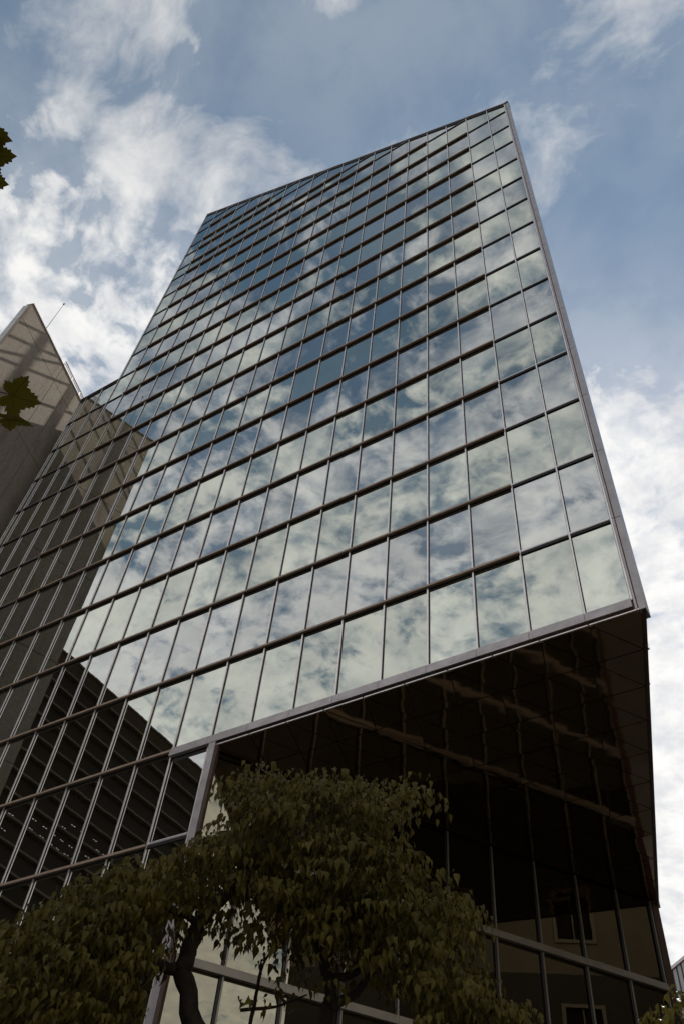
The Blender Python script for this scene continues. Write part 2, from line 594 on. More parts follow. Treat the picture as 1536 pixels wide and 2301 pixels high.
# ---- vertical mullions: dark base, silver cap
for u in list(range(1, 23)) + [UR, UL]:
    vb = 0.03 if u < 9 else -5.3
    if u > 20:
        vt = VW
    else:
        vt = vroof(u) - 0.01
    hw = 0.040
    z0, z1 = vb * H, vt * H
    cap = boxpart('mullion', M['silver'], tower, (-u * W - 0.023, -0.066, z0), (-u * W + 0.023, -0.022, z1), O0, XD, ND)
    gk = boxpart('mullion_gasket', M['gasket'], cap, (-u * W - hw, -0.022, z0), (-u * W + hw, 0.02, z1), O0, XD, ND)

# ---- horizontal transoms
def seg(name, m, u0, u1, v, dz0, dz1, p0, p1, gap=0.006):
    return boxpart(name, m, tower, (-u1 * W + gap, -p1, v * H + dz0), (-u0 * W - gap, -p0, v * H + dz1), O0, XD, ND)


for v in ROWS:
    ulim = 20.0 if v > VW else UL
    us = UR if v >= 0 else 9.0
    if v > 14.4:
        us = max(us, (v - 14.45) / 0.314)
    if us >= ulim - 0.1 or v <= -5:
        continue
    # base gasket all along, in one run
    seg('transom_gasket', M['gasket'], us + 0.03, ulim, v, -0.045, 0.03, -0.02, 0.045)
    b0 = 2 if v > 0 else 10
    if v > 14.4:
        b0 = max(b0, math.ceil(us) + 2 - (1 if v > 18 else 0))
    b1 = 19
    lo_u = us + 0.03
    # thin silver rail at both ends of the row
    ends = [(lo_u, b0), (b1, ulim)]
    for (a_, c_) in ends:
        if c_ - a_ < 0.2:
            continue
        x = a_
        while x < c_ - 0.05:
            nx = min(c_, math.floor(x + 1e-6) + 1 if x >= 1 else 1)
            if v == 0:
                pass
            else:
                seg('thin_transom', M['silver'], x, nx, v, 0.082, 0.125, 0.0, 0.045)
                seg('thin_transom', M['silver_dull'], x, nx, v, 0.033, 0.075, 0.0, 0.06)
            x = nx
    x = b0
    while x < b1 - 0.01:
        nx = min(b1, x + 3)
        seg('transom_cover', M['brown'], x, nx, v, -0.035, 0.045, 0.048, 0.135)
        x = nx

# ---- sill of the overhang: silver rails, dark slot, bright lip
x = UR
for i in range(10):
    x0, x1 = max(UR, i), i + 1
    if i == 9:
        x1 = 10
    seg('sill_rail', M['silver_dull'], x0, x1, 0, -0.01, 0.075, 0.036, 0.14)
    seg('sill_rail', M['silver_dull'], x0, x1, 0, -0.225, -0.035, 0.036, 0.17)
seg('sill_gasket', M['gasket'], UR, 9.0, 0, -0.30, -0.03, -0.05, 0.034)
for i in range(10):
    seg('soffit_lip', M['silver'], 0.10 + .872 * i + .01, 0.10 + .872 * (i + 1) - .01, 0, -0.325, -0.29, 0.02, 0.10, 0.004)

# ---- sloping roof edge, left edges
def beam(name, m, p0, p1, w, hgt, up=Vector((0, 0, 1)), nrm=ND):
    t_ = MB()
    d = (Vector(p1) - Vector(p0))
    dn = d.normalized()
    upn = dn.cross(nrm).normalized()
    t_.prism([Vector(p0) - upn * hgt / 2, Vector(p0) - upn * hgt / 2 + nrm * w, Vector(p0) + upn * hgt / 2 + nrm * w, Vector(p0) + upn * hgt / 2], d)
    return t_.build(name, m, tower)


for i in range(10):
    ua, ub = max(0.0, 2 * i), 2 * i + 2
    beam('roof_coping', M['silver_dull'], P(ub - .006, vroof(ub), -0.4), P(ua + .006, vroof(ua), -0.4), 0.52, 0.07)
beam('roof_gasket', M['gasket'], P(20, vroof(20) - 0.055, -0.02), P(UR, vroof(UR) - 0.055, -0.02), 0.07, 0.20)
beam('edge_gasket', M['gasket'], P(20.02, VW), P(20.02, vroof(20)), 0.06, 0.10)
beam('wing_coping', M['silver_dull'], P(UL, VW + .01, -0.3), P(20.03, VW + .01, -0.3), 0.42, 0.08)
beam('wing_gasket', M['gasket'], P(UL, VW - .03, -0.02), P(20, VW - .03, -0.02), 0.06, 0.14)

# ---- right corner: trims and one cladding piece per storey
for i, v in enumerate(ROWS[5:]):
    v0 = v
    v1 = ROWS[5:][i + 1] if i + 1 < len(ROWS[5:]) else v
    v1 = min(v1, vroof(0.05))
    if v1 - v0 < 0.1:
        continue
    lo = -0.33 if v0 == 0 else v0 * H + 0.012
    hi = v1 * H - 0.012
    boxpart('corner_panel', M['corner'], tower, (-0.165, -0.095, lo), (-0.005, 0.30, hi), O0, XD, ND)
    boxpart('corner_trim', M['silver_dull'], tower, (-0.245, -0.105, lo), (-0.195, 0.0, hi), O0, XD, ND)
boxpart('corner_gasket', M['bronze'], tower, (-UR * W + 0.02, -0.06, -0.3), (-0.03, 0.2, vroof(0) * H), O0, XD, ND)
boxpart('corner_cap', M['gasket'], tower, (-0.25, -0.14, vroof(0) * H - 0.02), (0.02, 0.30, vroof(0) * H + 0.12), O0, XD, ND)

# ---- soffit of triangular polished panels
N = 10
Bc = Vector((-0.10, -0.08, 0))
Aa = A + Vector((0.30, -0.08, 0))
Dd = D + Vector((0.10, 0.02, 0))
e1 = (Bc - Aa) / N
e2 = (Dd - Aa) / N
zs = Z0 - 0.33
for i in range(N):
    for j in range(N - i):
        tris = [((i, j), (i + 1, j), (i, j + 1))]
        if i + j < N - 1:
            tris.append(((i + 1, j), (i + 1, j + 1), (i, j + 1)))
        for tri in tris:
            pts = [Aa + e1 * a_ + e2 * c_ for a_, c_ in tri]
            ce = sum(pts, Vector()) / 3
            pts = [ce + (p - ce) * 0.966 for p in pts]
            key = ('soffit', tri[1][1] != tri[0][1])
            if key not in CACHE:
                t_ = MB()
                t_.prism([p - ce for p in pts], (0, 0, 0.03))
                me = mesh('soffit_panel', t_.v, t_.f, M['soffit'])
                bm = bmesh.new(); bm.from_mesh(me)
                bmesh.ops.recalc_face_normals(bm, faces=bm.faces)
                bm.to_mesh(me); bm.free()
                CACHE[key] = me
            link('soffit_panel', CACHE[key], tower, (ce.x, ce.y, zs), (random.gauss(0, .003), random.gauss(0, .003), 0))
t_ = MB()
t_.prism([Vector((p.x, p.y, zs + 0.034)) for p in (Aa + Vector((-.2, .15, 0)), Bc, Dd)], (0, 0, 0.3))
t_.build('soffit_backing', M['bronze'], tower)
t_ = MB()
t_.prism([Vector((D.x + a_, D.y + c_, zs - .06)) for a_, c_ in ((-.3, -.12), (.18, -.12), (.14, .35), (-.3, .35))], (0, 0, .5))
t_.build('soffit_end_block', M['bronze'], tower)
# edge trim under the right side
t_ = MB()
sdv = (Dd - Bc).normalized()
sn = Vector((sdv.y, -sdv.x, 0))
t_.prism([Vector((p.x, p.y, zs - .01)) for p in (Bc, Bc + sn * .10, Dd + sn * .10, Dd)], (0, 0, .34))
t_.build('side_sill', M['bronze'], tower)

# ---- post at the left end of the recess
boxpart('corner_post', M['silver_dull'], tower, (-8.93 * W, -0.16, -5.33 * H), (-8.93 * W + 0.25, 0.03, -0.23), O0, XD, ND)
boxpart('corner_post_trim', M['bronze'], tower, (-8.93 * W - 0.06, -0.05, -5.33 * H), (-8.93 * W, 0.05, -0.23), O0, XD, ND)
boxpart('corner_post_trim', M['bronze'], tower, (-8.93 * W + 0.25, -0.08, -5.33 * H), (-8.93 * W + 0.31, 0.03, -0.23), O0, XD, ND)

# ---- the slanting recess wall under the soffit
AW = A + Vector((0, 0, Z0))
for r in range(-5, 0):
    for i in range(10):
        lo = (i * WB + 0.04, -0.0, r * H + 0.05)
        hi = ((i + 1) * WB - 0.04, 0.03, (r + 1) * H - 0.05 if r < -1 else -0.36)
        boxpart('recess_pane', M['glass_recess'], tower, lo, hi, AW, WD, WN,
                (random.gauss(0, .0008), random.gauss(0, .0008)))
for i in range(1, 11):
    s_ = i * WB if i < 10 else i * WB - 0.22
    cap = boxpart('recess_mullion', M['recess_metal'], tower, (s_ - .024, -0.08, -5.3 * H), (s_ + .024, -0.034, -0.36), AW, WD, WN)
    boxpart('recess_gasket', M['gasket'], cap, (s_ - .045, -0.034, -5.3 * H), (s_ + .045, 0.025, -0.36), AW, WD, WN)
boxpart('recess_end_panel', M['bronze'], tower, (10 * WB - 0.14, -0.07, -5.3 * H), (10 * WB + .14, .25, -0.30), AW, WD, WN)
for r in range(-5, 0):
    boxpart('recess_transom_gasket', M['gasket'], tower, (0.32, -0.036, r * H - .15), (10 * WB - .2, .02, r * H + .08), AW, WD, WN)
    for i in range(5):
        a_, c_ = max(.33, 2 * i * WB) + .004, min(10 * WB - .2, (2 * i + 2) * WB) - .004
        boxpart('recess_transom', M['recess_metal'], tower, (a_, -.13, r * H + .0), (c_, -.036, r * H + .075), AW, WD, WN)
        boxpart('recess_transom', M['recess_metal'], tower, (a_, -.17, r * H - .15), (c_, -.036, r * H - .015), AW, WD, WN)

# ---- right side of the tower (seen only from a step aside)
sd_ = (D - Vector((0, 0, 0))).normalized()
sn_ = Vector((sd_.y, -sd_.x, 0))
sg, sm = MB(), MB()
Ls = D.length
for i in range(10):
    a_, c_ = .4 + i * (Ls - .5) / 10, .4 + (i + 1) * (Ls - .5) / 10
    for k in range(len(ROWS) - 1):
        v0, v1 = ROWS[k], ROWS[k + 1]
        if v0 < 0:
            continue
        pts = []
        ok = True
        for s_, v in ((a_ + .03, v0 + .02), (c_ - .03, v0 + .02), (c_ - .03, v1 - .02), (a_ + .03, v1 - .02)):
            q_ = sd_ * s_
            v = min(v, vroof(-q_.x / W))
            pts.append(Vector((q_.x, q_.y, Z0 + v * H)) + sn_ * .0)
        if (pts[2] - pts[1]).length < .1:
            continue
        sg.prism(pts, -sn_ * .03)
    q_ = sd_ * a_
    sm.prism([q_ + sn_ * z_ + sd_ * w_ + Vector((0, 0, Z0)) for z_, w_ in ((-.02, -.04), (.1, -.04), (.1, .04), (-.02, .04))], (0, 0, vroof(-q_.x / W) * H))
sg.build('side_glazing', M['glass_side'], tower, kind='stuff')
sm.build('side_mullions', M['silver'], tower, kind='stuff')

# ---- steel frame on the wing roof; it throws the lattice of shadow on the concrete wall
fr = MB()
ztop = Z0 + VW * H
fy = 5.2
for k in range(6):
    xx = -30.9 - k * 1.05
    fr.tube([(xx, fy, ztop), (xx, fy, ztop + 14.0)], 0.12, 6)
for zz_ in (ztop + 6.2, ztop + 9.3, ztop + 12.0, ztop + 13.9):
    fr.tube([(-30.4, fy, zz_), (-36.6, fy, zz_)], 0.14, 6)
fr.tube([(-30.9, fy, ztop + 5.5), (-36.2, fy, ztop + 12.0)], 0.11, 6)
fr.build('roof_frame', M['steel'], tower)

# ------------------------------------------------------------------ concrete building on the left
K = Vector((-33.53, -6.64, 0))
AWY = Vector((-math.cos(math.radians(71.7)), math.sin(math.radians(71.7)), 0))
CN = Vector((math.sin(math.radians(71.7)), math.cos(math.radians(71.7)), 0))
conc = root('concrete_building', 'rough grey concrete building with panel joints beside the low end of the glass tower', 'building', K + AWY * 10)
ZT = 55.25
body = MB()
i0, i1 = K - CN * 0.31 + AWY * 0.05, K - CN * 0.31 + AWY * 34
i2, i3 = i1 - CN * 1.2, K - CN * 1.5 + AWY * .9
body.prism([i0, i1, i2, i3], (0, 0, ZT - 0.35))
body.build('wall_core', M['joint'], conc)
body = MB()
body.prism([i0 + AWY * 9 - CN * 1.25, i1 - CN * 1.25, i1 - CN * 17, i0 + AWY * 6 - CN * 17], (0, 0, 43.0))
body.build('rear_body', M['concrete'], conc)
zlev = [0.1, 5.6, 12.4, 19.2, 26.0, 32.8, 39.6, 46.42, 53.22, ZT]
slev = [0.0, 5.07, 6.47, 11.5, 12.9, 18.0, 26.0, 34.0]
for zi in range(len(zlev) - 1):
    for si in range(len(slev) - 1):
        g_ = 0.022
        boxpart('concrete_panel', M['concrete'], conc, (slev[si] + (g_ if si else 0), 0.0, zlev[zi] + g_), (slev[si + 1] - g_, 0.30, zlev[zi + 1] - (g_ if zi < len(zlev) - 2 else 0)),
                K.copy(), AWY, CN)
# near end of the wall: a thin pale edge, set-back end wall behind it
for zi in range(len(zlev) - 1):
    t_ = MB()
    q0 = K - AWY * 0.004
    t_.prism([Vector((p.x, p.y, zlev[zi] + .02)) for p in (q0 - CN * .304, q0 - CN * .75, q0 - CN * .75 + AWY * .8, q0 - CN * .304 + AWY * .8)], (0, 0, zlev[zi + 1] - zlev[zi] - .04))
    t_.build('end_panel', M['coping'], conc)
t_ = MB()
t_.prism([Vector((p.x, p.y, ZT - .34)) for p in (i0, i1, i2, i3)], (0, 0, .1))
t_.build('roof', M['roof'], conc)
t_ = MB()
e0, e1_ = K + CN * .05 - AWY * .02, K + CN * .05 + AWY * 34
t_.prism([Vector((p.x, p.y, ZT + .004)) for p in (e0, e1_, e1_ - CN * .55, e0 - CN * .55)], (0, 0, .10))
t_.build('coping', M['concrete'], conc)
# pale rail standing on the parapet
t_ = MB()
for zz_, rr in ((ZT + .62, .05), (ZT + .40, .03)):
    t_.tube([K + AWY * 5.0 + Vector((0, 0, zz_)), K + AWY * 12 + Vector((0, 0, zz_))], rr, 6)
for k in range(6):
    q_ = K + AWY * (5.0 + 1.3 * k)
    t_.tube([q_ + Vector((0, 0, ZT + .1)), q_ + Vector((0, 0, ZT + .63))], .03, 6)
t_.build('parapet_rail', M['rail'], conc)
# antenna
an = root('antenna', 'thin dark whip antenna standing on the concrete parapet', 'antenna', K + AWY * 2.15 + Vector((0, 0, ZT + .1)))
q_ = K + AWY * 2.15 - CN * .2 + Vector((0, 0, ZT + .1))
t_ = MB()
t_.tube([q_, q_ + Vector((0, 0, 4.25))], [.035, .02], 6)
t_.build('mast', M['steel'], an)
t_ = MB()
t_.tube([q_ + Vector((0, 0, 4.2)), q_ + Vector((0, 0, 4.3)), q_ + Vector((0, 0, 4.5))], [.03, .075, .02], 8)
t_.build('tip', M['steel'], an)
t_ = MB()
t_.tube([q_, q_ + Vector((0, 0, .22))], [.09, .05], 8)
t_.build('foot', M['steel'], an)

# ------------------------------------------------------------------ dark banded office block, seen mirrored in the lower left panes
XB = -104.8
off = root('office_block', 'dark brown office block with tan floor ledges mirrored in the lower left panes', 'office block', (XB - 10, -75, 0))
ZB = 97.6
y0, y1 = -38.0, -125.0
FH = 3.45
t_ = MB()
t_.prism([(XB - .9, y0, .05), (XB - 22, y0, .05), (XB - 22, y1, .05), (XB - .9, y1, .05)], (0, 0, ZB - .2))
t_.build('body', M['office'], off)
nf = 26
for f_ in range(nf):
    zt = ZB - 2.9 - f_ * FH
    fo = Vector((XB, y0, 0))
    boxpart('floor_ledge', M['ledge'], off, (0, -.25, zt - .34), (abs(y1 - y0), .9, zt), fo, Vector((0, -1, 0)), Vector((1, 0, 0)))
    boxpart('window_strip', M['office_glass'], off, (0, .5, zt - FH), (abs(y1 - y0), .6, zt - .345), fo, Vector((0, -1, 0)), Vector((1, 0, 0)))
boxpart('parapet', M['office'], off, (0, -.05, ZB - 2.9), (abs(y1 - y0), .9, ZB - .35), Vector((XB, y0, 0)), Vector((0, -1, 0)), Vector((1, 0, 0)))
boxpart('parapet_coping', M['ledge'], off, (0, -.3, ZB - .34), (abs(y1 - y0), .9, ZB), Vector((XB, y0, 0)), Vector((0, -1, 0)), Vector((1, 0, 0)))
# lit ceiling lamps on a few floors
for fz, ks in ((7.42, (6.9, 7.9, 8.8, 9.6, 10.4, 11.3, 12.2)), (7.86, (5.3, 6.9, 7.9, 8.8, 9.5, 10.3, 11.0)), (6.5, (10.1, 11.0, 12.4)), (6.85, (9.4, 12.9, 13.6)), (8.6, (4.1, 5.2))):
    zt = ZB - 2.9 - fz * FH
    for k in ks:
        for dy in (0, .55):
            yy = y0 - 4 - k * 2.4 - dy
            tt = MB()
            tt.box((XB - .49, yy - .18, zt - .06), (XB - .36, yy + .10, zt))
            tt.build('ceiling_lamp', M['lamp'], off)

# ------------------------------------------------------------------ beige building on the right, mirrored in the recess wall
bei = root('beige_building', 'beige rendered building with framed windows mirrored in the dark recess glass', 'building', (19, 14, 0))
XE = 14.0
t_ = MB()
ya, yb = -2.2, 34.0
t_.prism([(XE + .3, ya, .05), (XE + 12, ya, .05), (XE + 12, yb, .05), (XE + .3, yb, .05)], (0, 0, 31))
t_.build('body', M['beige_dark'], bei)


def xface(name, m, y_0, y_1, z_0, z_1, d0=0.0, d1=0.3, par=None):
    tt = MB()
    tt.box((XE + d0, y_0, z_0), (XE + d1, y_1, z_1))
    return tt.build(name, m, par or bei)


win = [(6.0, 8.0), (12.5, 14.5), (19.0, 21.0), (25.5, 27.5)]
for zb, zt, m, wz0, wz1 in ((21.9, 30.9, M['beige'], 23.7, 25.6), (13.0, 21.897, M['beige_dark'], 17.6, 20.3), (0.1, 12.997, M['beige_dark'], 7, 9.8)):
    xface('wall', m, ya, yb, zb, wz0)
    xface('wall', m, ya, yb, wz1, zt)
    ed = [ya] + [y for w_ in win for y in w_] + [yb]
    for k in range(0, len(ed), 2):
        xface('wall', m, ed[k], ed[k + 1], wz0, wz1)
    for w0, w1 in win:
        f_ = MB()
        f_.box((XE - .06, w0 - .12, wz0 - .12), (XE + .1, w0 + .06, wz1 + .12))
        f_.box((XE - .06, w1 - .06, wz0 - .12), (XE + .1, w1 + .12, wz1 + .12))
        f_.box((XE - .06, w0 + .06, wz1 - .06), (XE + .1, w1 - .06, wz1 + .12))
        f_.box((XE - .08, w0 + .06, wz0 - .12), (XE + .1, w1 - .06, wz0 + .06))
        fo = f_.build('window', M['window_frame'], bei)
        xface('pane', M['office_glass'], w0, w1, wz0, wz1, .18, .22, fo)
        xface('mullion', M['window_frame'], (w0 + w1) / 2 - .04, (w0 + w1) / 2 + .04, wz0, wz1, .05, .175, fo)
xface('roof_edge', M['window_frame'], ya - .1, yb + .1, 30.905, 31.2, -.15, .6)

# ------------------------------------------------------------------ low ribbed building at the right edge
rb = root('ribbed_building', 'low grey building with ribbed metal parapet at the lower right corner of the tower', 'building', (6, 40, 0))
r0 = Vector((-14.9, 44.3, 0))
r1 = Vector((4.0, 25.6, 0))
rd = (r1 - r0).normalized()
rn = Vector((rd.y, -rd.x, 0))
if rn.y > 0:
    rn = -rn
L_ = (r1 - r0).length
ZR = 25.4
boxpart('body', M['beige_dark'], rb, (0, 0.4, .05), (L_, 12, ZR - .5), r0, rd, rn)
boxpart('parapet_cap', M['silver_dull'], rb, (-.1, -.14, ZR - .18), (L_ + .1, .5, ZR), r0, rd, rn)
boxpart('added_shade_block', M['beige_dark'], rb, (L_ * .42, 6.0, ZR - .5), (L_ + 9, 26, ZR + 19), r0, rd, rn)  # unseen tall mass, added to shade the ground right of the tower
boxpart('added_shade_block_cap', M['silver_dull'], rb, (L_ * .42 - .1, 5.9, ZR + 19.004), (L_ + 9.1, 26.1, ZR + 19.3), r0, rd, rn)
k = 0
x = 0
while x < L_ - .1:
    boxpart('rib', M['ribbed'], rb, (x, -.06, ZR - 4.0), (x + .36, .36, ZR - .19), r0, rd, rn)
    boxpart('rib_groove', M['ribbed'], rb, (x + .36, .10, ZR - 4.0), (x + .52, .36, ZR - .19), r0, rd, rn)
    x += .52
boxpart('lower_wall', M['ribbed'], rb, (0, .02, .1), (L_, .38, ZR - 4.01), r0, rd, rn)


# ------------------------------------------------------------------ trees
def ray(x, y):
    d = Vector(RC[0]) * ((x - 768) / FPX) + Vector(RC[1]) * ((y - 1150.5) / FPX) + Vector(RC[2])
    return d.normalized()


def at(x, y, r):
    """point on the sight line at horizontal distance r"""
    d = ray(x, y)
    return CAM + d * (r / math.hypot(d.x, d.y))


def leaf_shape(L, Wd, droop, fold):
    """pointed oval leaf: 2 x 5 quads, folded along the midrib, tip curled down"""
    prof = [(0.0, 0.05), (0.14, 0.66), (0.32, 1.0), (0.54, 0.80), (0.78, 0.30), (1.06, 0.0)]
    vs, fs = [], []
    for i, (t, w) in enumerate(prof):
        y = t * L
        z = -droop * t * t * L
        vs += [Vector((-w * Wd / 2, y, z + fold * w * Wd / 2)), Vector((0, y, z)), Vector((w * Wd / 2, y, z + fold * w * Wd / 2))]
    for i in range(len(prof) - 1):
        a_ = 3 * i
        fs += [(a_, a_ + 1, a_ + 4, a_ + 3), (a_ + 1, a_ + 2, a_ + 5, a_ + 4)]
    return vs, fs


LEAF = [leaf_shape(.074, .042, .40, .55), leaf_shape(.064, .032, .65, .75), leaf_shape(.082, .043, .30, .40), leaf_shape(.052, .028, .50, .6)]


def foliage(tree, leaves, m, nmax=298):
    """leaves: (score, location, rotation matrix, shape index, scale); the largest in view as objects, the rest joined"""
    leaves.sort(key=lambda t: -t[0])
    mes = [mesh('leaf', vs, fs, m) for vs, fs in LEAF]
    for me in mes:
        me.shade_smooth()
        at_ = me.attributes.new('tone', 'FLOAT', 'POINT')
        at_.data.foreach_set('value', [0.35] * len(me.vertices))
    for sc, loc, R_, si, s_ in leaves[:nmax]:
        o_ = link('leaf', mes[si], tree, loc, R_.to_euler())
        o_.scale = (s_, s_, s_)
    V, F, T = [], [], []
    base = [np.array([tuple(v) for v in vs]) for vs, _ in LEAF]
    off_ = 0
    for sc, loc, R_, si, s_ in leaves[nmax:]:
        a_ = base[si] * s_ @ np.array(R_).T + np.array(loc)
        V.append(a_)
        F += [tuple(i + off_ for i in f) for f in LEAF[si][1]]
        T += [random.random()] * len(a_)
        off_ += len(a_)
    V = np.concatenate(V)
    o0 = wloc(tree)
    me = bpy.data.meshes.new('foliage')
    me.from_pydata([tuple(v) for v in (V - np.array(o0))], [], F)
    me.materials.append(m)
    me.shade_smooth()
    at_ = me.attributes.new('tone', 'FLOAT', 'POINT')
    at_.data.foreach_set('value', T)
    link('foliage', me, tree, o0, kind='stuff')


def leaf_rot(out, hang, spin):
    """y axis of the leaf points down and outwards, its upper face looks outwards and up"""
    yv = (Vector(out) * (1 - hang) + Vector((0, 0, -1)) * hang).normalized()
    zn = (Vector(out) * hang + Vector((0, 0, 1)) * (1 - hang) + Vector((0, 0, .25))).normalized()
    xv = yv.cross(zn).normalized()
    zn = xv.cross(yv)
    R_ = Matrix((xv, yv, zn)).transposed()
    return R_ @ Matrix.Rotation(spin, 3, 'Y')


def spray(lst, pc, rad, n, thick=.26, sc0=1.0):
    """one flat umbrella of leaves: level near its middle, drooping at the rim"""
    tow = (CAM - pc)
    tow.z = 0
    tow.normalize()
    for k_ in range(n):
        an_ = random.uniform(0, 2 * math.pi)
        rr = random.random() ** .6
        oo = Vector((math.cos(an_), math.sin(an_), 0))
        loc = pc + oo * rad * rr + Vector((0, 0, rad * thick * (1 - 1.7 * rr * rr) + random.gauss(0, .016)))
        o2 = (oo + tow * .25 + Vector((random.gauss(0, .35), random.gauss(0, .35), 0))).normalized()
        hang = min(.97, max(.08, .30 + .50 * rr + random.gauss(0, .17)))
        R_ = leaf_rot(o2, hang, random.gauss(0, .5))
        s_ = sc0 * random.choice((.55, .7, .8, .9, 1.0, 1.15)) * random.uniform(.9, 1.1)
        fr_ = (CAM - loc).normalized()
        sc = s_ * (0.35 + abs((R_ @ Vector((0, 0, 1))).dot(fr_))) / (CAM - loc).length * (1.3 if oo.dot(tow) > 0 else .7)
        lst.append((sc, loc, R_, random.choice((0, 0, 1, 2, 3)), s_))


def spray_row(lst, y, x0, x1, nsp, r=5.0, rad=58, jit=13, dj=.5, n=36, sc0=.80):
    nsp = max(1, round(nsp * 1.45)) if n > 20 else nsp
    for q in range(nsp):
        x_ = x0 + (x1 - x0) * (q + random.random()) / nsp
        rr = r + random.uniform(-dj, dj)
        k_ = random.uniform(.65, 1.2)
        pc = at(x_, y + random.gauss(0, jit), rr)
        spray(lst, pc, rad * k_ * (pc - CAM).length / FPX, max(5, int(n * k_ * k_)), sc0=sc0)


def limb(tree, name, pts, rads, sides=10):
    tt = MB()
    # smooth the run with a few Catmull-Rom steps and a little wobble
    P_ = [Vector(p) for p in pts]
    q, r_ = [], []
    for i in range(len(P_) - 1):
        p0, p1, p2, p3 = P_[max(i - 1, 0)], P_[i], P_[i + 1], P_[min(i + 2, len(P_) - 1)]
        for k_ in range(5):
            t = k_ / 5
            c_ = .5 * ((2 * p1) + (p2 - p0) * t + (2 * p0 - 5 * p1 + 4 * p2 - p3) * t * t + (3 * p1 - p0 - 3 * p2 + p3) * t ** 3)
            rr = rads[i] + (rads[i + 1] - rads[i]) * t
            q.append(c_ + Vector((random.gauss(0, .12), random.gauss(0, .12), random.gauss(0, .12))) * rr * (1 if (i or k_) else 0))
            r_.append(rr * random.uniform(.92, 1.08))
    q.append(P_[-1]); r_.append(rads[-1])
    tt.tube(q, r_, sides)
    ob = tt.build(name, M['bark'], tree)
    ob.data.shade_smooth()
    return ob


TR = 5.0
base = at(452, 2400, TR)
dog = root('dogwood_tree', 'dogwood tree with tiers of drooping olive leaves in front of the recess', 'tree', (base.x, base.y, 0.12))
pA, pF = at(446, 2330, TR), at(408, 2185, TR)
limb(dog, 'trunk', [(base.x + .05, base.y, .12), (base.x + .03, base.y, 1.5), at(470, 2420, TR), pA, pF], [.085, .075, .066, .058, .048], 12)
limb(dog, 'branch', [pF, at(432, 2110, TR), at(470, 2045, TR), at(535, 1985, TR), at(600, 1935, TR + .1), at(680, 1860, TR + .2), at(760, 1800, TR + .3)], [.046, .046, .042, .036, .028, .02, .01])
limb(dog, 'branch', [pF, at(355, 2165, TR), at(318, 2138, TR), at(255, 2140, TR - .1), at(190, 2172, TR - .15), at(90, 2160, TR - .2)], [.034, .028, .025, .018, .012, .008])
limb(dog, 'branch', [at(448, 2090, TR), at(425, 2060, TR), at(375, 2045, TR), at(320, 2010, TR - .1), at(220, 1985, TR - .1)], [.022, .02, .016, .012, .007])
limb(dog, 'branch', [(base.x + .25, base.y + .05, .12), (base.x + .55, base.y + .12, 1.6), at(725, 2340, TR + .1), at(742, 2240, TR + .1), at(728, 2160, TR + .1), at(700, 2090, TR + .1), at(690, 2010, TR + .15)], [.06, .05, .044, .036, .03, .022, .014])
limb(dog, 'branch', [at(742, 2262, TR + .1), at(800, 2230, TR + .1), at(840, 2180, TR + .1), at(925, 2172, TR + .1), at(1010, 2190, TR + .1), at(1090, 2230, TR)], [.028, .024, .018, .014, .010, .006])
limb(dog, 'branch', [at(736, 2195, TR + .1), at(800, 2185, TR + .1), at(860, 2110, TR + .15), at(940, 2040, TR + .2)], [.024, .02, .014, .008])
limb(dog, 'branch', [at(555, 1970, TR), at(520, 1900, TR), at(545, 1840, TR + .1), at(600, 1780, TR + .15)], [.022, .017, .012, .006])
limb(dog, 'branch', [at(560, 2310, TR + .3), at(575, 2240, TR + .3), at(590, 2170, TR + .3), at(615, 2130, TR + .3)], [.012, .011, .009, .006])
limb(dog, 'branch', [at(540, 2270, TR + .3), at(620, 2262, TR + .3), at(690, 2235, TR + .2)], [.010, .008, .004])
lv = []
T5 = TR
for (y, x0, x1, nsp) in (
        (1752, 560, 650, 5), (1762, 690, 800, 6), (1786, 530, 730, 12), (1790, 740, 950, 13), (1822, 510, 880, 20),
        (1868, 500, 860, 24), (1906, 460, 890, 30), (1942, 400, 930, 34), (1968, 270, 400, 7), (1985, 330, 980, 40), (2006, 170, 340, 11),
        (2030, 640, 1040, 30), (2030, 260, 470, 12), (2000, 540, 680, 9), (2062, 660, 1060, 26), (2058, 90, 330, 15), (2098, 30, 300, 16), (2100, 700, 1050, 20), (2135, 40, 320, 17), (2140, 800, 1030, 11),
        (2185, 0, 290, 20), (2200, 860, 1010, 6), (2228, 930, 1090, 11), (2235, -10, 290, 20), (2272, 980, 1130, 12), (2285, 0, 280, 20), (2305, 960, 1160, 12), (2330, 20, 270, 14)):
    spray_row(lv, y, x0, x1, nsp)
# thin, open sprays round the forks
for (y, x0, x1, nsp) in ((2030, 480, 640, 5), (2070, 560, 680, 5), (2105, 590, 700, 4), (2095, 470, 640, 7), (2125, 520, 640, 4), (2160, 590, 700, 4), (2060, 460, 560, 5), (2040, 340, 480, 7), (2085, 330, 450, 5), (2120, 300, 400, 5), (2030, 570, 680, 6), (2235, 560, 680, 3), (2150, 700, 800, 4), (2215, 690, 800, 3), (2075, 470, 560, 2)):
    spray_row(lv, y, x0, x1, nsp, r=5.25, rad=42, n=15)
foliage(dog, lv, M['leaf'])

